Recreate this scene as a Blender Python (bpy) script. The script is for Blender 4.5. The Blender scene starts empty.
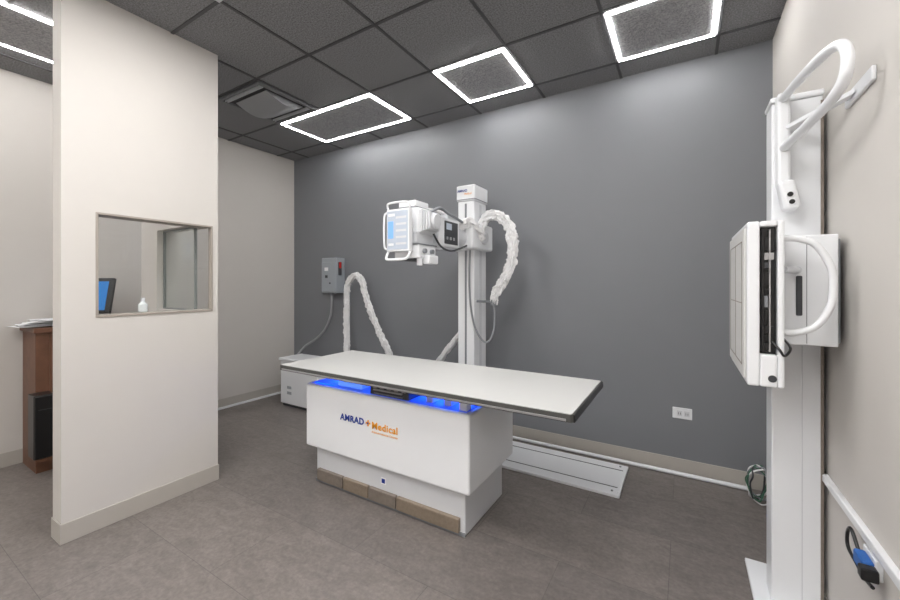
import bpy, math, random, bmesh
from mathutils import Vector, noise as mnoise
random.seed(7)
SC=bpy.context.scene
COL=SC.collection
try:
    SC.view_settings.view_transform='Standard'
except Exception: pass
W={}
H=2.93
# ---------------------------------------------------------------- materials
def s2l(c):
    return tuple(((x/255)/12.92 if x/255<=.04045 else ((x/255+.055)/1.055)**2.4) for x in c)
def mat(name,rgb,rough=.5,metal=0,emit=None,es=0,noise=.04,nscale=8,bump=0,bscale=200,coat=0):
    m=bpy.data.materials.new(name); m.use_nodes=True
    nt=m.node_tree; b=nt.nodes['Principled BSDF']
    c=s2l(rgb)
    tc=nt.nodes.new('ShaderNodeTexCoord'); nz=nt.nodes.new('ShaderNodeTexNoise')
    nz.inputs['Scale'].default_value=nscale; nz.inputs['Detail'].default_value=4
    nt.links.new(tc.outputs['Object'],nz.inputs['Vector'])
    mx=nt.nodes.new('ShaderNodeMix'); mx.data_type='RGBA'
    mx.inputs[6].default_value=(*[v*(1-noise) for v in c],1); mx.inputs[7].default_value=(*[min(1,v*(1+noise)) for v in c],1)
    nt.links.new(nz.outputs['Fac'],mx.inputs[0]); nt.links.new(mx.outputs[2],b.inputs['Base Color'])
    b.inputs['Roughness'].default_value=rough; b.inputs['Metallic'].default_value=metal
    b.inputs['Coat Weight'].default_value=coat
    if emit is not None:
        b.inputs['Emission Color'].default_value=(*s2l(emit),1); b.inputs['Emission Strength'].default_value=es
    if bump:
        n2=nt.nodes.new('ShaderNodeTexNoise'); n2.inputs['Scale'].default_value=bscale; n2.inputs['Detail'].default_value=3
        nt.links.new(tc.outputs['Object'],n2.inputs['Vector'])
        bp=nt.nodes.new('ShaderNodeBump'); bp.inputs['Strength'].default_value=bump; bp.inputs['Distance'].default_value=.01
        nt.links.new(n2.outputs['Fac'],bp.inputs['Height']); nt.links.new(bp.outputs['Normal'],b.inputs['Normal'])
    return m
def glass_mat(name,tint,refl):
    m=bpy.data.materials.new(name); m.use_nodes=True; nt=m.node_tree; nt.nodes.clear()
    o=nt.nodes.new('ShaderNodeOutputMaterial'); mx=nt.nodes.new('ShaderNodeMixShader')
    t=nt.nodes.new('ShaderNodeBsdfTransparent'); g=nt.nodes.new('ShaderNodeBsdfGlossy')
    t.inputs[0].default_value=(*tint,1); g.inputs['Roughness'].default_value=.02
    lw=nt.nodes.new('ShaderNodeLayerWeight'); lw.inputs[0].default_value=.5
    pw=nt.nodes.new('ShaderNodeMath'); pw.operation='POWER'; pw.inputs[1].default_value=4
    mu=nt.nodes.new('ShaderNodeMath'); mu.operation='MULTIPLY_ADD'; mu.inputs[1].default_value=refl; mu.inputs[2].default_value=.03
    nt.links.new(lw.outputs['Facing'],pw.inputs[0]); nt.links.new(pw.outputs[0],mu.inputs[0])
    nt.links.new(mu.outputs[0],mx.inputs[0]); nt.links.new(t.outputs[0],mx.inputs[1]); nt.links.new(g.outputs[0],mx.inputs[2])
    nt.links.new(mx.outputs[0],o.inputs[0]); return m

M_wall=mat('wall_paint_light',(207,203,198),.75,bump=.05,bscale=300,noise=.015)
M_dark=mat('wall_paint_grey',(124,126,131),.5,bump=.06,bscale=300,noise=.02)
M_base=mat('baseboard_vinyl',(180,175,168),.55)
def tile_mat(nm,lo,hi):
    m=mat(nm,(118,118,120),1.0,bump=.5,bscale=120)
    nt=m.node_tree; b=nt.nodes['Principled BSDF']
    b.inputs['Specular IOR Level'].default_value=.1
    tc=nt.nodes.new('ShaderNodeTexCoord'); n=nt.nodes.new('ShaderNodeTexNoise'); n.inputs['Scale'].default_value=115; n.inputs['Detail'].default_value=4; n.inputs['Roughness'].default_value=.65
    cr=nt.nodes.new('ShaderNodeValToRGB')
    cr.color_ramp.elements[0].position=.34; cr.color_ramp.elements[0].color=(*s2l(lo),1)
    cr.color_ramp.elements[1].position=.66; cr.color_ramp.elements[1].color=(*s2l(hi),1)
    nt.links.new(tc.outputs['Object'],n.inputs['Vector']); nt.links.new(n.outputs['Fac'],cr.inputs[0]); nt.links.new(cr.outputs[0],b.inputs['Base Color'])
    return m
M_tile=tile_mat('ceiling_tile',(106,106,108),(158,158,160))
M_tile2=tile_mat('ceiling_tile_inner',(128,128,130),(186,186,188))
M_grid=mat('ceiling_grid',(80,80,82),.7)
M_white=mat('white_enamel',(234,236,239),.32,noise=.01,coat=.2)
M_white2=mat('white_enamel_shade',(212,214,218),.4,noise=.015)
M_offw=mat('laminate_top',(210,210,208),.38,noise=.02)
M_black=mat('black_plastic',(22,22,24),.3)
M_dgrey=mat('dark_grey_plastic',(60,62,66),.45)
M_edge=mat('table_edge_trim',(74,74,72),.45)
M_grey=mat('mid_grey_metal',(140,143,148),.4,metal=.3)
M_alu=mat('brushed_aluminium',(190,190,192),.3,metal=.85)
M_sleeve=mat('white_fabric_sleeve',(230,230,231),.5,noise=.05,nscale=40,bump=1.0,bscale=30)
M_pad=mat('brushed_taupe_metal',(140,130,121),.42,metal=.4,noise=.25,nscale=40)
M_pad2=mat('brushed_bronze_metal',(162,148,132),.35,metal=.6,noise=.2,nscale=60)
M_blue=mat('blue_led',(10,60,255),.5,emit=(8,60,255),es=5)
M_bluelit=mat('blue_lit_plate',(110,140,225),.3,emit=(20,70,255),es=.22)  # blue LED light put into the plate's own colour and emission
M_bluepale=mat('blue_lit_block',(150,190,255),.3,emit=(90,150,255),es=.6)  # not a lamp: pale LED glow painted in as colour and emission
M_screen=mat('blue_screen',(120,165,220),.25,emit=(110,160,215),es=.4)
M_mon=mat('monitor_screen',(30,90,150),.2,emit=(40,120,190),es=.6)
M_keypad=mat('keypad_grey',(186,196,210),.4)
M_red=mat('red_plastic',(190,30,25),.4)
M_light=mat('lamp_emitter',(255,255,255),.5,emit=(255,253,251),es=44)
M_fill=mat('fill_panel_emitter',(255,255,255),.5,emit=(255,253,251),es=18)  # emitter for the added fill panels only
M_wood=mat('walnut_laminate',(108,74,56),.45,noise=.35,nscale=14)
M_paper=mat('paper',(238,238,240),.8)
M_conduit=mat('flex_conduit',(160,162,165),.45,metal=.3)
M_boxg=mat('grey_box_paint',(158,164,170),.45)
M_lblue=mat('logo_blue',(22,56,150),.5)
M_lorg=mat('logo_orange',(245,165,35),.5)
M_bluep=mat('blue_plug',(45,100,175),.5)
M_green=mat('green_cable',(70,110,90),.5)
M_frame=mat('window_frame_metal',(160,152,143),.45)
M_frame2=mat('window_frame_dark',(126,130,129),.4)
M_glass=glass_mat('clear_glass',(.985,.99,.99),.3)
M_glass2=glass_mat('leaded_glass',(.95,.97,.965),.45)
M_vent=mat('vent_paint',(112,113,116),.5)
M_ventc=mat('vent_center_paint',(150,152,155),.45)
M_ventd=mat('vent_slot',(40,40,42),.7)
M_bottle=mat('translucent_plastic',(225,230,232),.25)

def floor_mat():
    m=bpy.data.materials.new('vinyl_tile_floor'); m.use_nodes=True; nt=m.node_tree; b=nt.nodes['Principled BSDF']
    tc=nt.nodes.new('ShaderNodeTexCoord')
    br=nt.nodes.new('ShaderNodeTexBrick'); br.offset=.5
    br.inputs['Scale'].default_value=1; br.inputs['Brick Width'].default_value=.92; br.inputs['Row Height'].default_value=.46
    br.inputs['Mortar Size'].default_value=.0013; br.inputs['Bias'].default_value=0
    br.inputs['Color1'].default_value=(*s2l((123,116,112)),1); br.inputs['Color2'].default_value=(*s2l((112,106,103)),1)
    br.inputs['Mortar'].default_value=(*s2l((92,87,85)),1)
    nt.links.new(tc.outputs['Object'],br.inputs['Vector'])
    # shift the stone figure from tile to tile using the tile tint
    sc=nt.nodes.new('ShaderNodeVectorMath'); sc.operation='SCALE'; sc.inputs['Scale'].default_value=60
    nt.links.new(br.outputs['Color'],sc.inputs[0])
    ad=nt.nodes.new('ShaderNodeVectorMath'); ad.operation='ADD'
    nt.links.new(tc.outputs['Object'],ad.inputs[0]); nt.links.new(sc.outputs[0],ad.inputs[1])
    mp=nt.nodes.new('ShaderNodeMapping'); mp.inputs['Scale'].default_value=(1.0,2.2,1); mp.inputs['Rotation'].default_value=(0,0,.45)
    nt.links.new(ad.outputs[0],mp.inputs['Vector'])
    n1=nt.nodes.new('ShaderNodeTexNoise'); n1.inputs['Scale'].default_value=7; n1.inputs['Detail'].default_value=12; n1.inputs['Roughness'].default_value=.74; n1.inputs['Distortion'].default_value=.8
    n2=nt.nodes.new('ShaderNodeTexNoise'); n2.inputs['Scale'].default_value=60; n2.inputs['Detail'].default_value=5
    nt.links.new(mp.outputs[0],n1.inputs['Vector']); nt.links.new(tc.outputs['Object'],n2.inputs['Vector'])
    r=nt.nodes.new('ShaderNodeMapRange'); r.inputs[1].default_value=.3; r.inputs[2].default_value=.7; r.inputs[3].default_value=.78; r.inputs[4].default_value=1.22
    nt.links.new(n1.outputs['Fac'],r.inputs[0])
    r2=nt.nodes.new('ShaderNodeMapRange'); r2.inputs[1].default_value=.3; r2.inputs[2].default_value=.7; r2.inputs[3].default_value=.86; r2.inputs[4].default_value=1.14
    nt.links.new(n2.outputs['Fac'],r2.inputs[0])
    mu=nt.nodes.new('ShaderNodeMath'); mu.operation='MULTIPLY'; nt.links.new(r.outputs[0],mu.inputs[0]); nt.links.new(r2.outputs[0],mu.inputs[1])
    vm=nt.nodes.new('ShaderNodeVectorMath'); vm.operation='SCALE'
    nt.links.new(br.outputs['Color'],vm.inputs[0]); nt.links.new(mu.outputs[0],vm.inputs['Scale'])
    nt.links.new(vm.outputs[0],b.inputs['Base Color']); b.inputs['Roughness'].default_value=.38
    bp=nt.nodes.new('ShaderNodeBump'); bp.inputs['Strength'].default_value=.12; bp.inputs['Distance'].default_value=.01
    nt.links.new(n2.outputs['Fac'],bp.inputs['Height']); nt.links.new(bp.outputs['Normal'],b.inputs['Normal'])
    return m
M_floor=floor_mat()

# ---------------------------------------------------------------- mesh helpers
class MB:
    def __init__(s): s.v=[]; s.f=[]; s.m=[]
    def box(s,x0,x1,y0,y1,z0,z1,mi=0):
        n=len(s.v)
        s.v+=[(x0,y0,z0),(x1,y0,z0),(x1,y1,z0),(x0,y1,z0),(x0,y0,z1),(x1,y0,z1),(x1,y1,z1),(x0,y1,z1)]
        for q in [(0,3,2,1),(4,5,6,7),(0,1,5,4),(1,2,6,5),(2,3,7,6),(3,0,4,7)]:
            s.f.append(tuple(n+i for i in q)); s.m.append(mi)
        return s
    def prism(s,poly,z0,z1,mi=0):
        n=len(s.v); k=len(poly)
        s.v+=[(x,y,z0) for x,y in poly]+[(x,y,z1) for x,y in poly]
        s.f.append(tuple(n+i for i in reversed(range(k)))); s.m.append(mi)
        s.f.append(tuple(n+k+i for i in range(k))); s.m.append(mi)
        for i in range(k):
            j=(i+1)%k; s.f.append((n+i,n+j,n+k+j,n+k+i)); s.m.append(mi)
        return s
    def xprism(s,poly,x0,x1,mi=0):
        n=len(s.v); k=len(poly)
        s.v+=[(x0,y,z) for y,z in poly]+[(x1,y,z) for y,z in poly]
        s.f.append(tuple(n+i for i in reversed(range(k)))); s.m.append(mi)
        s.f.append(tuple(n+k+i for i in range(k))); s.m.append(mi)
        for i in range(k):
            j=(i+1)%k; s.f.append((n+i,n+j,n+k+j,n+k+i)); s.m.append(mi)
        return s
    def cyl(s,p0,p1,r0,r1=None,seg=20,mi=0):
        r1=r0 if r1 is None else r1
        return s.tube([p0,p1],lambda t:r0+(r1-r0)*t,seg=seg,sub=1,mi=mi)
    def tube(s,pts,r,seg=10,sub=6,mi=0,closed=False,wrinkle=0,flat=1.0,seed=0):
        P=[Vector(p) for p in pts]
        if sub>1:
            Q=[];N=len(P)
            rng=N if closed else N-1
            for i in range(rng):
                if closed: a,b,c,d=P[(i-1)%N],P[i],P[(i+1)%N],P[(i+2)%N]
                else: a,b,c,d=P[max(i-1,0)],P[i],P[i+1],P[min(i+2,N-1)]
                for k in range(sub):
                    t=k/sub
                    Q.append(.5*((2*b)+(c-a)*t+(2*a-5*b+4*c-d)*t*t+(-a+3*b-3*c+d)*t**3))
            if not closed: Q.append(P[-1])
            P=Q
        n=len(s.v); K=len(P); up=None; L=0
        for i,p in enumerate(P):
            if i: L+=(p-P[i-1]).length
            if closed: t=(P[(i+1)%K]-P[i-1]).normalized()
            else: t=(P[min(i+1,K-1)]-P[max(i-1,0)]).normalized()
            if up is None:
                up=Vector((0,1,0)) if abs(t.y)<.9 else Vector((1,0,0))
            up=(up-t*up.dot(t)).normalized(); sd=t.cross(up)
            rr=r(i/max(1,K-1)) if callable(r) else r
            for j in range(seg):
                a=2*math.pi*j/seg
                q=1.0
                if wrinkle:
                    ca,sa=math.cos(a),math.sin(a)
                    q+=wrinkle*(.7*mnoise.noise(Vector((ca*1.5+seed,sa*1.5,L*11+ca*2)))+.9*mnoise.noise(Vector((ca*3.5+seed,sa*3.5,L*24+sa*5)))-.9*abs(mnoise.noise(Vector((ca*3.6,sa*3.6+seed,L*34+ca*6)))))
                s.v.append(tuple(p+up*math.cos(a)*rr*q*flat+sd*math.sin(a)*rr*q))
        for i in range(K if closed else K-1):
            i2=(i+1)%K
            for j in range(seg):
                j2=(j+1)%seg
                s.f.append((n+i*seg+j,n+i*seg+j2,n+i2*seg+j2,n+i2*seg+j)); s.m.append(mi)
        if not closed:
            s.f.append(tuple(n+j for j in reversed(range(seg)))); s.m.append(mi)
            s.f.append(tuple(n+(K-1)*seg+j for j in range(seg))); s.m.append(mi)
        return s
    def done(s,name,mats,parent=None,bevel=0,smooth=False,label=None,category=None,kind=None,rot=None,segs=2):
        if not isinstance(mats,(list,tuple)): mats=[mats]
        xs=[v[0] for v in s.v]; ys=[v[1] for v in s.v]; zs=[v[2] for v in s.v]
        c=Vector(((min(xs)+max(xs))/2,(min(ys)+max(ys))/2,(min(zs)+max(zs))/2))
        if parent is None: c.z=min(zs)
        me=bpy.data.meshes.new(name); me.from_pydata([tuple(Vector(v)-c) for v in s.v],[],s.f)
        for m in mats: me.materials.append(m)
        for p,i in zip(me.polygons,s.m): p.material_index=i; p.use_smooth=smooth
        me.update()
        bm=bmesh.new(); bm.from_mesh(me); bmesh.ops.recalc_face_normals(bm,faces=bm.faces); bm.to_mesh(me); bm.free()
        if smooth:
            try: me.set_sharp_from_angle(angle=math.radians(45))
            except Exception: pass
        o=bpy.data.objects.new(name,me); COL.objects.link(o)
        W[o.name]=c.copy()
        if parent is not None:
            o.parent=parent; o.location=c-W[parent.name]
        else: o.location=c
        if bevel:
            b=o.modifiers.new('bevel','BEVEL'); b.width=bevel; b.segments=segs; b.limit_method='ANGLE'; b.angle_limit=math.radians(35)
        if label: o['label']=label
        if category: o['category']=category
        if kind: o['kind']=kind
        if rot: o.rotation_euler=rot
        return o
def empty(name,loc,label,category,group=None):
    o=bpy.data.objects.new(name,None); COL.objects.link(o); o.location=loc; W[o.name]=Vector(loc)
    o.empty_display_size=.1
    o['label']=label; o['category']=category
    if group: o['group']=group
    return o
def bx(name,x0,x1,y0,y1,z0,z1,m,parent=None,bevel=0,**k):
    return MB().box(x0,x1,y0,y1,z0,z1).done(name,m,parent,bevel,**k)
def text(name,s,size,loc,m,parent,rot=(math.pi/2,0,0),offset=0,ext=.0006,sp=1.0):
    cu=bpy.data.curves.new(name,'FONT'); cu.body=s; cu.size=size; cu.extrude=ext; cu.offset=offset; cu.space_character=sp; cu.resolution_u=6
    t=bpy.data.objects.new(name+'_tmp',cu); COL.objects.link(t)
    dg=bpy.context.evaluated_depsgraph_get(); me=bpy.data.meshes.new_from_object(t.evaluated_get(dg))
    bpy.data.objects.remove(t)
    me.materials.clear(); me.materials.append(m)
    o=bpy.data.objects.new(name,me); COL.objects.link(o); o.parent=parent
    o.location=Vector(loc)-W[parent.name]; o.rotation_euler=rot; W[o.name]=Vector(loc); return o
def fit(o,w):
    xs=[v.co.x for v in o.data.vertices]; o.scale.x=w/(max(xs)-min(xs)); return o
ST='structure'
# ---------------------------------------------------------------- room shell
XL,XR,YB,YF=-4.29,.486,3.22,-2.2
bx('floor',XL-.1,XR+.1,YF-.1,YB+.1,-.06,0,M_floor,kind=ST)
bx('ceiling',XL-.1,XR+.1,YF-.1,YB+.1,H,H+.06,M_tile,kind=ST)
bx('wall_back',XL-.1,XR+.1,YB,YB+.1,0,H,M_dark,kind=ST)
bx('wall_left',XL-.1,XL,YF-.1,YB,0,H,M_wall,kind=ST)
bx('wall_right',XR,XR+.1,YF-.1,YB,0,H,M_wall,kind=ST)
bx('wall_front',XL,XR,YF-.1,YF,0,H,M_wall,kind=ST)
px0,px1,py0,py1=-2.89,-2.76,.672,1.46
wy0,wy1,wz0,wz1=.81,1.425,1.165,1.745
p=MB(); p.box(px0,px1,py0,py1,0,wz0); p.box(px0,px1,py0,py1,wz1,H); p.box(px0,px1,py0,wy0,wz0,wz1); p.box(px1-.035,px1,wy1,py1,wz0,wz1)
p.done('wall_partition',M_wall,kind=ST)
ry0,ry1,rx0=1.33,1.46,-3.60
p=MB(); p.box(rx0,px0,ry0,ry1,0,wz0); p.box(rx0,px0,ry0,ry1,wz1,H); p.box(rx0,-3.34,ry0,ry1,wz0,wz1)
p.done('wall_booth',M_wall,kind=ST)
bh=.105;bt=.006
bx('baseboard_back',XL,XR,YB-bt,YB,0,bh,M_base,bevel=.002,kind=ST)
bx('baseboard_left',XL,XL+bt,YF,YB-bt,0,bh,M_base,bevel=.002,kind=ST)
bx('baseboard_right',XR-bt,XR,YF,YB-bt,0,bh,M_base,bevel=.002,kind=ST)
p=MB(); p.box(px1,px1+bt,py0-bt,py1+bt,0,bh); p.box(px0,px1,py0-bt,py0,0,bh); p.box(rx0,px1,py1,py1+bt,0,bh); p.box(px0-bt,px0,py0-bt,ry0,0,bh)
p.done('baseboard_partition',M_base,bevel=.002,kind=ST)
gx=[.185-.6*i for i in range(8)]; gy=[2.98-.6*i for i in range(9)]
g=MB(); w=.009; z0,z1=H-.006,H
for y in gy: g.box(XL,XR,y-w,y+w,z0,z1)
for x in gx:
    if abs(x+2.815)<.01:
        g.box(x-w,x+w,2.98+w,YB,z0,z1); g.box(x-w,x+w,YF,2.38-w,z0,z1)
    else: g.box(x-w,x+w,YF,YB,z0,z1)
g.done('trim_1',M_grid,kind=ST)
def win1():
    o=empty('window_1',(px1-.03,(wy0+wy1)/2,wz0),'rectangular viewing window in taupe metal frame in the booth partition','window'); o['kind']=ST
    f=MB(); a,b=px1-.11,px1+.005; t=.012
    f.box(a,b,wy0,wy1,wz0,wz0+t); f.box(a,b,wy0,wy1,wz1-t,wz1); f.box(a,b,wy0,wy0+t,wz0+t,wz1-t); f.box(px1-.034,b,wy1-t,wy1,wz0+t,wz1-t)
    f.done('frame',M_frame,o,bevel=.002)
    bx('glass_pane',px1-.03,px1-.024,wy0+t,wy1-t,wz0+t,wz1-t,M_glass,o)
def win2():
    o=empty('window_2',(-3.07,1.40,wz0),'second viewing window with tinted shielding glass in the booth return wall','window'); o['kind']=ST
    f=MB(); a,b=1.368,1.386; t=.010; x0,x1=-3.34,px1-.04
    f.box(x0,px0,a,b,wz0,wz0+t); f.box(x0,px0,a,b,wz1-t,wz1); f.box(x0,x0+t,a,b,wz0+t,wz1-t); f.box(px0,px0+t,a,b,wz0+t,wz1-t)
    f.done('frame',M_frame2,o,bevel=.002)
    bx('glass_pane',x0+t,px0,1.374,1.380,wz0+t,wz1-t,M_glass2,o)
win1(); win2()

# ---------------------------------------------------------------- ceiling lights
def clight(x0,x1,y0,y1,label,band=.019):
    o=empty('ceiling_light',((x0+x1)/2,(y0+y1)/2,H),label,'ceiling light','luminous frame ceiling lights')
    i=.02; X0,X1,Y0,Y1=x0+i,x1-i,y0+i,y1-i; b=band; z0,z1=H-.012,H-.001
    m=MB(); m.box(X0,X1,Y0,Y0+b,z0,z1); m.box(X0,X1,Y1-b,Y1,z0,z1); m.box(X0,X0+b,Y0+b,Y1-b,z0,z1); m.box(X1-b,X1,Y0+b,Y1-b,z0,z1)
    m.done('light_band',M_light,o,label='glowing white rectangular band')
    bx('center_panel',X0+b,X1-b,Y0+b,Y1-b,H-.008,H-.001,M_tile2,o)
clight(-3.415,-2.215,2.38,2.98,'large rectangular luminous frame light set in dark ceiling tiles')
clight(-1.615,-1.015,2.38,2.98,'unseen square frame light added overhead for fill')
clight(-.415,.185,2.38,2.98,'unseen square frame light added overhead for fill')
clight(-3.86,-3.24,.0,1.2,'luminous frame light over the control booth')
clight(-.415,.185,.58,1.18,'unseen square frame light added overhead for fill')  # out of view, added for ambient fill
def fill_panel(x0,x1,y0,y1):  # added panels on the unseen ceiling, brighten the room as fill
    o=empty('added_fill_panel',((x0+x1)/2,(y0+y1)/2,H),'flat white fill light panel added on the unseen ceiling','ceiling light','added fill light panels')
    bx('diffuser',x0+.03,x1-.03,y0+.03,y1-.03,H-.014,H-.004,M_fill,o)
    m=MB(); b=.03; z0,z1=H-.016,H-.001
    m.box(x0,x1,y0,y0+b,z0,z1); m.box(x0,x1,y1-b,y1,z0,z1); m.box(x0,x0+b,y0+b,y1-b,z0,z1); m.box(x1-b,x1,y0+b,y1-b,z0,z1)
    m.done('panel_rim',M_white2,o)
for x in (-2.215,-1.015):
    for y in (.58,-.62,-1.82): fill_panel(x,x+.6,y,y+.6)
fill_panel(-4.015,-3.415,-1.22,-.62); fill_panel(-.415,.185,-.62,-.02)
# vent
v=empty('ceiling_vent',(-3.115,2.08,H),'grey square air diffuser with curved centre in dark tiles','air vent')
x0,x1,y0,y1=-3.40,-2.83,1.795,2.365
m=MB(); b=.03
m.box(x0,x1,y0,y0+b,H-.02,H-.001); m.box(x0,x1,y1-b,y1,H-.02,H-.001); m.box(x0,x0+b,y0+b,y1-b,H-.02,H-.001); m.box(x1-b,x1,y0+b,y1-b,H-.02,H-.001)
m.done('frame',M_vent,v,bevel=.004)
bx('vent_cavity',x0+b,x1-b,y0+b,y1-b,H-.006,H-.001,M_ventd,v)
a,b_=y0+.12,y1-.10; poly=[]
for k in range(13):
    t=k/12; poly.append((a+(b_-a)*t,H-.012-.05*math.sin(math.pi*t)))
poly+= [(b_,H-.008),(a,H-.008)]
MB().xprism(poly,x0+.07,x1-.07).done('center_plate',M_ventc,v,smooth=True)
for yy in (y0+.045,y0+.065,y1-.075,y1-.055):
    bx('slat',x0+.035,x1-.035,yy,yy+.006,H-.02,H-.006,M_white2,v)

# ---------------------------------------------------------------- x-ray table
T=empty('xray_table',(-1.58,2.05,0),'white radiography table with floating top, blue under-glow and taupe foot bar','x-ray table')
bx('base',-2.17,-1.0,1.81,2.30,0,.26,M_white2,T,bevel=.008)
bt_=.672
bx('body',-2.22,-.95,1.76,2.36,.25,bt_,M_white,T,bevel=.012,segs=3)
for i,(a,b_) in enumerate([(-2.14,-1.90),(-1.893,-1.68),(-1.673,-1.46),(-1.453,-1.03)]):
    MB().box(a,b_,1.785,1.812,.02,.095).done('foot_bar',M_pad2 if i%2 else M_pad,T,bevel=.005)
bx('kick_strip',-2.17,-1.0,1.803,1.811,.0,.018,M_grey,T)
bx('sticker_border',-1.590,-1.550,1.8085,1.8099,.130,.170,M_paper,T)
bx('sticker',-1.583,-1.557,1.807,1.8095,.137,.163,M_lblue,T)
X0,X1,Y0,Y1=-2.37,-.40,1.66,2.34;c=.012
def cham(i): return [(X0+c+i*.4,Y0+i),(X1-c-i*.4,Y0+i),(X1-i,Y0+c+i*.4),(X1-i,Y1-c-i*.4),(X1-c-i*.4,Y1-i),(X0+c+i*.4,Y1-i),(X0+i,Y1-c-i*.4),(X0+i,Y0+c+i*.4)]
top=MB().prism(cham(.008),.782,.80).done('table_top',M_offw,T,bevel=.0015,label='pale grey laminate floating top')
MB().prism(cham(0),.764,.797).done('edge_trim',M_edge,top)
bx('edge_rail',X0+.03,X1-.03,Y0-.004,Y0,.768,.778,M_alu,top,bevel=.001)
bx('side_rail',X0+.05,X1-.05,2.285,2.315,.748,.764,M_alu,top,bevel=.002)
bx('end_cap',X1-.001,X1+.004,Y0+.01,Y1-.01,.764,.796,M_black,top)
bx('float_carriage',-2.10,-1.02,1.97,2.30,bt_,.752,M_white2,T,bevel=.004)
bx('glow_plate',-2.19,-.98,1.785,1.97,bt_,bt_+.003,M_bluelit,T)
bx('led_strip',-2.14,-1.70,1.958,1.966,bt_+.02,bt_+.045,M_blue,T)
bx('led_strip',-1.30,-1.06,1.958,1.966,bt_+.02,bt_+.05,M_blue,T)
bx('led_strip',-2.16,-1.99,1.79,1.797,bt_+.003,bt_+.009,M_blue,T)
bx('slide_bar',-2.15,-1.05,1.925,1.94,bt_+.018,bt_+.034,M_alu,T,bevel=.003)
tr=bx('cassette_tray',-1.655,-1.36,1.785,1.955,bt_+.004,.735,M_dgrey,T,bevel=.004)
bx('tray_handle',-1.62,-1.40,1.772,1.785,.705,.715,M_alu,tr,bevel=.003)
bx('tray_handle',-1.62,-1.40,1.778,1.785,.684,.690,M_grey,tr,bevel=.002)
for i in range(5):
    bx('tray_rib',-1.63+i*.055,-1.60+i*.055,1.780,1.786,.718,.728,M_alu,tr)
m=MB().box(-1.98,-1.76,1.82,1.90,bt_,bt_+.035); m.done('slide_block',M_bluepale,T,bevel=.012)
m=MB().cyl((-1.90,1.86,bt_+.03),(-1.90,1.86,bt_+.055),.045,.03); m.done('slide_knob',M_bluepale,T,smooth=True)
bx('slide_bracket',-1.27,-1.22,1.83,1.93,bt_,bt_+.05,M_white2,T,bevel=.005)
bx('slide_bracket',-1.15,-1.10,1.83,1.93,bt_,bt_+.04,M_white2,T,bevel=.005)
bx('corner_post',-1.035,-.985,1.80,1.85,bt_,.752,M_white,T,bevel=.004)
bx('corner_post',-1.06,-.99,2.26,2.33,bt_,.752,M_white,T,bevel=.004)
fit(text('logo_text','AMRAD',.056,(-1.885,1.7575,.485),M_lblue,T,offset=.0012,ext=.0012,sp=1.06),.205)
fit(text('logo_text','Medical',.058,(-1.618,1.7575,.478),M_lorg,T,offset=.0009,ext=.0012,sp=1.08),.195)
fit(text('logo_caption','A Summit Industries Company',.017,(-1.618,1.7575,.452),M_lorg,T),.20)
cx_,cz_=-1.648,.503
m=MB(); m.box(cx_-.018,cx_+.018,1.7565,1.7603,cz_-.0055,cz_+.0055); m.box(cx_-.0055,cx_+.0055,1.7566,1.7605,cz_-.018,cz_+.018)
m.done('logo_mark',M_lorg,T)
bx('logo_mark_center',cx_-.0055,cx_+.0055,1.756,1.7607,cz_-.0055,cz_+.0055,M_lblue,T)

# ---------------------------------------------------------------- floor rail
R=empty('floor_rail',(-1.7,2.86,0),'low white floor track plate carrying the tube stand','floor rail')
bx('rail_plate',-3.0,-.35,2.63,3.09,0,.02,M_white,R,bevel=.004)
bx('track_slot',-2.98,-.375,2.725,2.733,.0198,.0215,M_dgrey,R)
bx('track_slot',-2.98,-.375,2.99,2.998,.0198,.0215,M_dgrey,R)
bx('end_stop',-.372,-.35,2.66,3.06,.02,.026,M_white,R,bevel=.002)
for y in (2.67,3.05):
    m=MB().cyl((-.40,y,.02),(-.40,y,.026),.007); m.done('bolt',M_grey,R,smooth=True)

# ---------------------------------------------------------------- tube stand
S=empty('tube_stand',(-1.515,2.86,.036),'white floor-standing column with x-ray tube head over the table','x-ray tube stand')
bx('trolley',-1.66,-1.37,2.74,2.98,.022,.16,M_white,S,bevel=.012)
C=bx('column',-1.59,-1.44,2.75,2.97,.155,2.02,M_white,S,bevel=.008)
bx('column_groove',-1.523,-1.507,2.746,2.751,.2,2.0,M_grey,C)
bx('column_groove',-1.4405,-1.4385,2.84,2.88,.2,2.0,M_white2,C)
cap=bx('column_cap',-1.60,-1.43,2.74,2.985,2.02,2.15,M_white,S,bevel=.012)
bx('cap_seam',-1.601,-1.429,2.739,2.986,2.03,2.036,M_grey,cap)
text('cap_text','AMRAD',.026,(-1.587,2.738,2.095),M_lblue,cap,offset=.0004)
text('cap_text','Medical',.022,(-1.525,2.738,2.07),M_lorg,cap)
ca=bx('carriage',-1.645,-1.385,2.62,2.99,1.62,1.83,M_white,S,bevel=.02,segs=3)
m=MB().cyl((-1.386,2.80,1.72),(-1.355,2.80,1.72),.05,.042); m.done('pivot_cap',M_white2,ca,smooth=True)
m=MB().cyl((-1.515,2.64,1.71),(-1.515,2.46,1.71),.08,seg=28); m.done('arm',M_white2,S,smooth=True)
yb=bx('arm_housing',-1.60,-1.42,2.19,2.48,1.61,1.81,M_white,S,bevel=.010,segs=3)
bx('side_panel',-1.421,-1.416,2.27,2.45,1.63,1.79,M_dgrey,yb,bevel=.004)
bx('side_display',-1.417,-1.413,2.29,2.36,1.73,1.775,M_keypad,yb,bevel=.002)
for i in range(3):
    bx('side_button',-1.417,-1.412,2.29+i*.045,2.31+i*.045,1.66,1.68,M_alu,yb)
bx('top_control_box',-1.57,-1.45,2.36,2.50,1.81,1.85,M_white2,yb,bevel=.008)
MB().cyl((-1.50,2.30,1.81),(-1.50,2.30,1.845),.022).done('top_knob',M_dgrey,yb,smooth=True)
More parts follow.
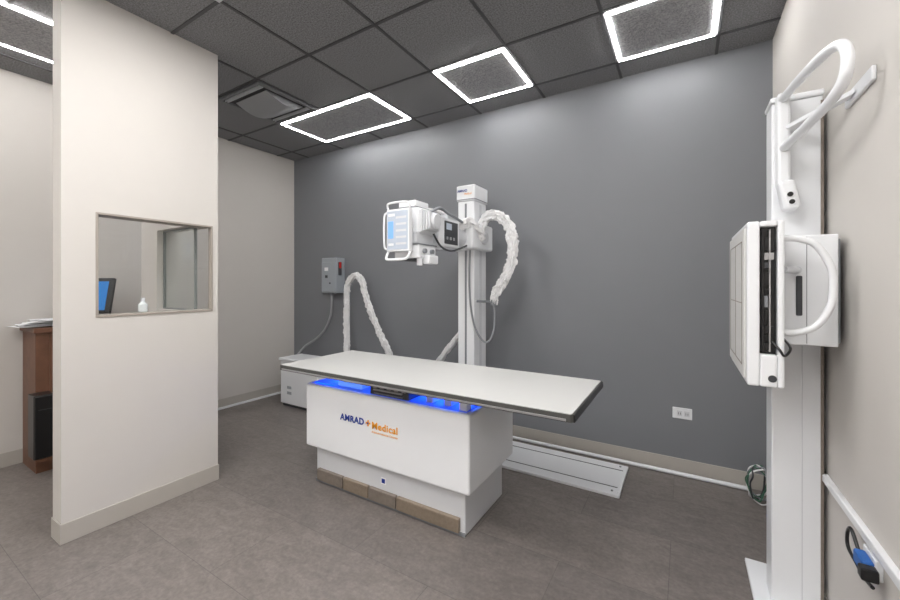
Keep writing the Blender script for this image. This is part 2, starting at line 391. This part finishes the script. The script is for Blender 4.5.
m=MB().cyl((-1.51,2.2,1.71),(-1.51,2.1,1.71),.06); m.done('swivel_neck',M_grey,S,smooth=True)
hs=bx('tube_housing',-1.60,-1.40,1.945,2.125,1.66,1.83,M_white,S,bevel=.022,segs=3)
for sx in (-1,1):
    for k in range(4):
        xx=-1.50+sx*(.105+k*.016)
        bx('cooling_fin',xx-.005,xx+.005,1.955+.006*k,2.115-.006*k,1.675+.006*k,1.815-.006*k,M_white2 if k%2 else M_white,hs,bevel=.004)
    MB().cyl((-1.50+sx*.16,2.035,1.745),(-1.50+sx*.178,2.035,1.745),.05,.042).done('end_cap',M_white2,hs,smooth=True)
bx('housing_cover',-1.575,-1.44,1.96,2.11,1.83,1.88,M_white,S,bevel=.010)
bx('cover_seam',-1.577,-1.438,1.958,2.112,1.835,1.840,M_grey,S)
bx('housing_mount',-1.59,-1.41,1.93,2.12,1.60,1.67,M_white2,S,bevel=.008)
col=bx('collimator',-1.575,-1.385,1.92,2.11,1.51,1.595,M_white,S,bevel=.008)
bx('collimator_window',-1.545,-1.415,1.945,2.075,1.497,1.511,M_dgrey,col,bevel=.003)
MB().cyl((-1.40,1.95,1.52),(-1.40,1.95,1.465),.018).done('collimator_knob',M_white2,col,smooth=True)
MB().cyl((-1.384,1.97,1.555),(-1.365,1.97,1.555),.014).done('collimator_knob',M_grey,col,smooth=True)
MB().cyl((-1.384,2.05,1.555),(-1.365,2.05,1.555),.014).done('collimator_knob',M_grey,col,smooth=True)
bx('lamp_box',-1.40,-1.345,1.98,2.08,1.475,1.53,M_white,col,bevel=.008)
bx('rim_band',-1.58,-1.38,1.915,2.115,1.592,1.598,M_grey,col)
cp=bx('control_panel',-1.59,-1.415,1.86,1.90,1.55,1.81,M_white,S,bevel=.006,segs=3,label='white control panel with pale blue face and slim grab handles')
bx('panel_face',-1.582,-1.423,1.857,1.861,1.562,1.798,M_keypad,cp,bevel=.002)
bx('display_screen',-1.572,-1.532,1.854,1.858,1.63,1.735,M_screen,cp,bevel=.001)
for i in range(5):
    bx('key_row',-1.512,-1.432,1.8555,1.858,1.59+i*.04,1.603+i*.04,M_white2,cp)
bx('panel_indicator',-1.57,-1.52,1.854,1.858,1.765,1.782,M_white,cp)
bx('panel_indicator',-1.57,-1.53,1.854,1.858,1.585,1.60,M_white,cp)
bx('panel_bracket',-1.56,-1.45,1.90,1.97,1.62,1.76,M_white2,cp)
MB().tube([(-1.585,1.88,1.80),(-1.59,1.87,1.835),(-1.565,1.865,1.85),(-1.45,1.865,1.85),(-1.42,1.87,1.835),(-1.42,1.88,1.80)],.0065).done('grab_handle',M_white,cp,smooth=True)
MB().tube([(-1.585,1.88,1.56),(-1.59,1.86,1.515),(-1.565,1.85,1.50),(-1.45,1.85,1.50),(-1.42,1.86,1.515),(-1.42,1.88,1.56)],.008).done('grab_handle',M_white,cp,smooth=True)
MB().tube([(-1.585,1.88,1.795),(-1.610,1.87,1.785),(-1.613,1.865,1.72),(-1.613,1.865,1.63),(-1.610,1.87,1.575),(-1.585,1.88,1.565)],.0065).done('grab_handle',M_white,cp,smooth=True)
for (pts,r,mm) in [([(-1.60,2.05,1.80),(-1.58,2.12,1.87),(-1.53,2.25,1.87),(-1.51,2.4,1.865),(-1.51,2.55,1.83),(-1.50,2.68,1.84)],.013,M_sleeve),
                ([(-1.40,2.06,1.81),(-1.38,2.15,1.85),(-1.41,2.3,1.84),(-1.43,2.45,1.83),(-1.44,2.64,1.80)],.010,M_grey),
                ([(-1.40,2.09,1.69),(-1.38,2.16,1.60),(-1.39,2.3,1.58),(-1.42,2.48,1.61),(-1.44,2.64,1.65)],.007,M_dgrey)]:
    MB().tube(pts,r).done('head_cable',mm,S,smooth=True)
MB().tube([(-1.50,2.58,1.74),(-1.47,2.57,1.79),(-1.42,2.62,1.82),(-1.39,2.72,1.77),(-1.38,2.78,1.72)],.037,seg=28,sub=18,wrinkle=.5,seed=4).done('cable_sleeve',M_sleeve,S,smooth=True)
MB().tube([(-1.40,2.80,1.72),(-1.395,2.80,1.82),(-1.34,2.80,1.885),(-1.26,2.80,1.89),(-1.18,2.80,1.83),(-1.135,2.80,1.70),(-1.145,2.80,1.52),(-1.21,2.80,1.37),(-1.28,2.80,1.26),(-1.29,2.80,1.19)],lambda t:.031+.010*math.sin(math.pi*t),seg=36,sub=28,wrinkle=.6,flat=.8,seed=9).done('cable_sleeve',M_sleeve,S,smooth=True,label='wrinkled white cable sleeve looping beside the column')
m=MB().cyl((-1.44,2.80,1.21),(-1.29,2.80,1.21),.010); m.cyl((-1.29,2.80,1.225),(-1.29,2.80,1.18),.028); m.done('cable_clamp',M_grey,S,smooth=True)
MB().tube([(-1.46,2.72,1.64),(-1.462,2.71,1.45),(-1.455,2.71,1.22),(-1.42,2.71,1.03),(-1.37,2.72,.93),(-1.32,2.73,.895),(-1.285,2.76,.95),(-1.28,2.79,1.05),(-1.288,2.80,1.18)],.008).done('hanging_cable',M_grey,S,smooth=True)
MB().tube([(-1.53,2.955,1.12),(-1.62,3.0,1.02),(-1.72,3.01,.90),(-1.93,3.02,.66),(-2.1,3.03,.42),(-2.22,3.03,.2),(-2.3,3.03,.075)],.028,seg=24,sub=16,wrinkle=.45,seed=2).done('cable_sleeve',M_sleeve,S,smooth=True)

# cable arch
A=empty('sleeved_cable',(-3.17,3.05,.02),'white sleeved cable bundle arching up in front of the grey wall','cable')
MB().tube([(-3.15,3.05,.06),(-3.165,3.05,.571),(-3.175,3.05,.95),(-3.17,3.05,1.2),(-3.16,3.05,1.34),(-3.11,3.05,1.41),(-3.03,3.05,1.44),(-2.95,3.05,1.39),(-2.91,3.05,1.27),(-2.84,3.05,1.10),(-2.76,3.05,.95),(-2.67,3.05,.80),(-2.56,3.05,.62),(-2.47,3.05,.40),(-2.42,3.05,.08)],.038,seg=28,sub=20,wrinkle=.55,flat=.6,seed=6).done('cable_sleeve',M_sleeve,A,smooth=True)
MB().cyl((-3.19,3.10,.0),(-3.19,3.10,1.30),.012).done('support_pole',M_white2,A,smooth=True)

# disconnect box
D=empty('disconnect_box',(-3.5,3.22,1.24),'grey electrical safety switch box with red handle on the grey wall','electrical box')
bx('enclosure',-3.62,-3.38,3.09,3.22,1.245,1.65,M_boxg,D,bevel=.006)
bx('door_panel',-3.61,-3.39,3.08,3.09,1.26,1.60,M_boxg,D,bevel=.004)
bx('warning_label',-3.56,-3.50,3.078,3.081,1.50,1.54,M_paper,D)
bx('warning_label',-3.55,-3.51,3.078,3.081,1.42,1.45,M_dgrey,D)
MB().cyl((-3.47,3.081,1.36),(-3.47,3.076,1.36),.010).done('door_latch',M_dgrey,D,smooth=True)
bx('handle_base',-3.38,-3.365,3.12,3.16,1.45,1.60,M_dgrey,D,bevel=.003)
bx('switch_handle',-3.366,-3.345,3.118,3.138,1.53,1.60,M_red,D,bevel=.003)
MB().tube([(-3.53,3.16,1.25),(-3.53,3.16,1.12),(-3.55,3.16,.98),(-3.64,3.16,.82),(-3.78,3.14,.69),(-3.92,3.10,.60),(-3.97,3.03,.50),(-3.95,2.95,.42),(-3.87,2.92,.40)],.014).done('flexible_conduit',M_conduit,D,smooth=True)
MB().cyl((-3.53,3.16,1.245),(-3.53,3.16,1.21),.022).done('conduit_fitting',M_grey,D,smooth=True)

# generator cabinet
G=empty('generator_cabinet',(-3.54,2.92,0),'low white generator cabinet standing behind the table','cabinet')
bx('cabinet_body',-3.86,-3.25,2.72,3.0,.03,.50,M_white,G,bevel=.01)
bx('lid',-3.875,-3.235,2.705,3.01,.50,.53,M_white,G,bevel=.008)
bx('plinth',-3.84,-3.27,2.74,2.98,0,.03,M_dgrey,G)
bx('warning_label',-3.74,-3.67,2.7165,2.7205,.20,.23,M_boxg,G)
bx('warning_label',-3.74,-3.67,2.7165,2.7205,.14,.17,M_boxg,G)

# wall outlet
O=empty('wall_outlet',(-.015,3.22,.39),'white duplex power outlet on the dark grey wall','outlet')
bx('cover_plate',-.075,.045,3.212,3.22,.39,.468,M_white,O,bevel=.003)
for x in (-.045,-.0):
    bx('socket',x-.003,x+.03,3.209,3.213,.41,.448,M_white2,O,bevel=.002)
    bx('socket_slot',x+.006,x+.009,3.2085,3.2095,.42,.435,M_black,O); bx('socket_slot',x+.018,x+.021,3.2085,3.2095,.42,.435,M_black,O)
m=MB().tube([(-2.2,3.17,.014),(-.5,3.17,.014),(.36,3.17,.014)],.014,sub=1); m.done('floor_conduit',M_white,smooth=True,label='thin white cable conduit on the floor along the grey wall',category='conduit')
m=MB().box(XL+.008,XL+.035,1.6,3.15,0,.022); m.done('floor_raceway',M_white,bevel=.004,label='white cable raceway on the floor along the pale wall',category='conduit')
K=empty('cable_coil',(.37,3.02,0),'tangled coil of green, grey and white cables in the corner','cable')
for i,(mm,rr) in enumerate([(M_green,.005),(M_dgrey,.005),(M_sleeve,.005),(M_green,.004),(M_grey,.005),(M_sleeve,.004)]):
    pts=[]; rd=random.Random(i)
    for k in range(10):
        a=2*math.pi*k/10
        pts.append((.385+.05*math.cos(a)+rd.uniform(-.012,.012),3.02+.06*math.cos(a+.6*i)+rd.uniform(-.02,.02),.125+.11*math.sin(a)+rd.uniform(-.012,.012)))
    MB().tube(pts,rr,closed=True,sub=5,seg=8).done('cable_loop',mm,K,smooth=True)

# ---------------------------------------------------------------- wall stand
Q=empty('wall_stand',(.385,2.16,0),'white upright detector stand with grab handles fixed beside the pale wall','x-ray wall stand')
bx('base_plate',.25,.472,1.93,2.36,0,.02,M_white,Q,bevel=.005)
P=bx('post',.31,.470,2.08,2.20,.02,2.10,M_white,Q,bevel=.006)
bx('post_track',.462,.471,2.076,2.081,.05,2.08,M_pad,P)
bx('post_seam',.405,.408,2.0785,2.081,.05,1.10,M_white2,P)
bx('post_cap',.305,.474,2.07,2.21,2.10,2.125,M_white,P,bevel=.008)
MB().box(.474,.486,1.63,1.86,1.955,2.0).done('wall_bracket',M_white,Q,bevel=.004)
m=MB(); m.prism([(.470,1.75),(.475,1.80),(.36,2.10),(.31,2.10)],1.968,1.985); m.done('bracket_arm',M_white,Q,bevel=.003)
mt=bx('handle_mount',.32,.362,2.02,2.08,1.74,2.12,M_white,Q,bevel=.01)
kb=bx('mount_knob_box',.325,.378,1.98,2.05,1.64,1.76,M_white,mt,bevel=.016,segs=4)
for z in (-.03,.0):
    o=MB().cyl((.352,1.981,1.70+z),(.352,1.974,1.70+z),.009).done('mount_button',M_black,kb,smooth=True)
kb.rotation_euler=(0,math.radians(-10),0)
pts=[(.335,2.05,2.095),(.345,1.95,2.092),(.362,1.80,2.088),(.385,1.66,2.082),(.398,1.585,2.06),(.402,1.55,2.01),(.398,1.56,1.95),(.385,1.62,1.915),(.368,1.78,1.905),(.35,1.93,1.898),(.34,2.04,1.895)]
MB().tube(pts,.0155,seg=16,sub=8).done('overhead_handle',M_white,Q,smooth=True,label='long white U-shaped tubular patient grab bar')
cg=bx('detector_carriage',.295,.46,1.86,2.08,1.128,1.526,M_white,Q,bevel=.004)
bx('carriage_back_plate',.46,.470,1.88,2.06,1.14,1.51,M_grey,cg,bevel=.002)
bx('carriage_seam',.375,.377,1.8585,1.8605,1.135,1.52,M_grey,cg)
bx('carriage_slot',.346,.364,1.853,1.861,1.235,1.38,M_dgrey,cg,bevel=.006)
m=MB(); m.cyl((.30,1.78,1.40),(.345,1.84,1.40),.012); m.done('lock_lever',M_white2,cg,smooth=True)
MB().cyl((.345,1.86,1.40),(.345,1.83,1.40),.013).done('lever_hub',M_white2,cg,smooth=True)
bx('carriage_link',.28,.30,1.88,2.06,1.2,1.46,M_grey,cg)
dt=MB()
x0,x1,y0,y1,z0,z1=.185,.285,1.68,2.20,1.0,1.565
dt.box(x0,x0+.035,y0,y1,z0,z1); dt.box(x1-.018,x1,y0,y1,z0,z1); dt.box(x0+.035,x1-.018,y0+.05,y1,z0,z1)
dt.box(x0+.035,x1-.018,y0,y0+.05,z0,z0+.11); dt.box(x0+.035,x1-.018,y0,y0+.05,z1-.02,z1)
det=dt.done('detector_housing',M_white,Q,bevel=.006)
bx('front_panel',x0-.008,x0,y0+.015,y1-.015,z0+.02,z1-.02,M_offw,det,bevel=.004)
g=MB()
for (a,b,c_,d) in [(1.74,2.14,1.06,1.063),(1.74,2.14,1.50,1.503),(1.74,2.14,1.28,1.283)]: g.box(x0-.0095,x0-.008,a,b,c_,d)
for y in (1.74,1.94,2.137): g.box(x0-.0095,x0-.008,y,y+.003,1.06,1.503)
g.done('alignment_marks',M_pad,det)
bx('inner_mechanism',x0+.036,x1-.019,y0+.03,y0+.05,z0+.11,z1-.02,M_black,det)
bx('mechanism_rail',x0+.04,x0+.047,y0+.008,y0+.03,z0+.12,z1-.03,M_black,det)
bx('mechanism_rail',x0+.060,x0+.064,y0+.006,y0+.03,z0+.12,z1-.03,M_alu,det)
rd=random.Random(3); zz=z0+.125
while zz<z1-.06:
    hh=rd.uniform(.015,.05); wd_=rd.choice([.058,.066,.074])
    bx('mechanism_block',x0+.048,x0+wd_,y0+rd.uniform(.008,.016),y0+.03,zz,zz+hh,rd.choice([M_grey,M_dgrey,M_alu,M_black]),det,bevel=.001); zz+=hh+rd.uniform(.004,.014)
MB().cyl((x0+.068,y0-.002,z0+.03),(x0+.068,y0+.004,z0+.03),.012).done('round_knob',M_dgrey,det,smooth=True)
MB().tube([(.25,1.70,1.16),(.27,1.67,1.13),(.285,1.68,1.11),(.31,1.74,1.13),(.31,1.86,1.15)],.004).done('thin_cable',M_black,det,smooth=True)
MB().tube([(.282,1.74,1.505),(.325,1.74,1.505),(.375,1.74,1.48),(.41,1.74,1.41),(.418,1.74,1.345),(.41,1.74,1.275),(.375,1.74,1.21),(.325,1.74,1.185),(.282,1.74,1.185)],.011,seg=14).done('side_handle',M_white,det,smooth=True,label='C-shaped white tubular side handle')

RW=empty('wall_raceway',(.48,1.75,.57),'slim white surface cable raceway on the pale wall','raceway')
bx('raceway_channel',.466,.486,1.2,2.09,.568,.597,M_white,RW,bevel=.004)
PL=empty('power_plug',(.44,1.63,.50),'blue and black power plug with curved cord below the raceway','power plug')
bx('plug_socket',.468,.486,1.585,1.675,.495,.555,M_white,PL,bevel=.003)
bx('plug_body',.44,.468,1.585,1.655,.505,.545,M_bluep,PL,bevel=.006)
bx('plug_cap',.43,.468,1.55,1.584,.505,.54,M_black,PL,bevel=.005)
MB().tube([(.455,1.655,.53),(.45,1.70,.575),(.45,1.73,.56),(.45,1.74,.52),(.45,1.72,.50),(.45,1.66,.495),(.45,1.60,.49),(.45,1.54,.50)],.005).done('plug_cord',M_black,PL,smooth=True)

# ---------------------------------------------------------------- control booth
DK=empty('desk',(-4.11,1.25,0),'walnut-brown standing-height desk against the pale booth wall','desk')
bx('desk_top',-4.28,-3.92,.815,1.75,1.0,1.035,M_wood,DK,bevel=.004)
bx('plinth',-4.27,-3.94,.83,1.74,0,.13,M_wood,DK,bevel=.003)
bx('drawer_unit',-4.27,-3.95,.83,1.74,.13,1.0,M_wood,DK,bevel=.003)
bx('drawer_front',-3.951,-3.94,.90,1.32,.14,.98,M_wood,DK,bevel=.003)
bx('tower_ledge',-3.95,-3.80,.80,.92,.12,.14,M_wood,DK,bevel=.002)
PC=empty('computer_tower',(-3.87,.86,.14),'glossy black computer tower standing against the desk side','computer')
bx('case',-3.935,-3.80,.79,.895,.141,.58,M_black,PC,bevel=.006)
bx('front_bezel',-3.80,-3.79,.793,.892,.146,.575,M_black,PC,bevel=.004)
bx('drive_slot',-3.791,-3.788,.81,.875,.48,.484,M_dgrey,PC)
MO=empty('computer_monitor',(-4.08,1.16,1.035),'black monitor with glowing blue screen on the desk','monitor')
bx('monitor_foot',-4.17,-4.0,1.10,1.28,1.036,1.05,M_black,MO,bevel=.004)
bx('monitor_neck',-4.10,-4.07,1.17,1.21,1.05,1.2,M_black,MO)
dc=bx('display_case',-4.25,-3.91,1.14,1.17,1.11,1.40,M_black,MO,bevel=.005)
bx('display_screen',-4.23,-3.945,1.137,1.1405,1.135,1.37,M_mon,dc)
dc.rotation_euler=(math.radians(-14),0,math.radians(42))
BO=empty('sanitizer_bottle',(-2.85,1.06,1.177),'small translucent white bottle standing on the window sill','bottle')
m=MB(); pr=[(1.1775,.020),(1.182,.024),(1.225,.024),(1.238,.012),(1.246,.009)]
for (a,ra),(b,rb) in zip(pr[:-1],pr[1:]): m.cyl((-2.85,1.06,a),(-2.85,1.06,b),ra,rb)
m.done('bottle_body',M_bottle,BO,smooth=True)
MB().cyl((-2.85,1.06,1.246),(-2.85,1.06,1.265),.011).done('bottle_cap',M_white2,BO,smooth=True)
PA=empty('paper_stack',(-4.1,.88,1.035),'loose stack of white papers spread on the desk end','paper')
for i in range(6):
    o=bx('sheet',-4.25+.015*i,-3.96+.004*i,.75+.02*i,1.0+.01*i,1.040+i*.009,1.0415+i*.009,M_paper,PA)
    o.rotation_euler=(random.uniform(-.03,.03),random.uniform(-.03,.03),random.uniform(-.25,.25))

for x in (-1.95,-1.2):
    L=bpy.data.lights.new('led_glow','AREA'); L.shape='RECTANGLE'; L.size=.35; L.size_y=.02; L.energy=1.5; L.color=(.03,.15,1)
    o=bpy.data.objects.new('led_glow_light',L); COL.objects.link(o); o.location=(x,1.90,.760)
wd=bpy.data.worlds.new('World'); SC.world=wd; wd.use_nodes=True
wd.node_tree.nodes['Background'].inputs[0].default_value=(.8,.85,.9,1); wd.node_tree.nodes['Background'].inputs[1].default_value=.3
cd=bpy.data.cameras.new('camera'); cam=bpy.data.objects.new('camera',cd); COL.objects.link(cam)
cam.location=(0,0,1.35); cam.rotation_euler=(math.pi/2,0,math.radians(31.2)); cd.sensor_width=36; cd.lens=15.5; cd.shift_y=-.0178; cd.clip_start=.02
SC.camera=cam
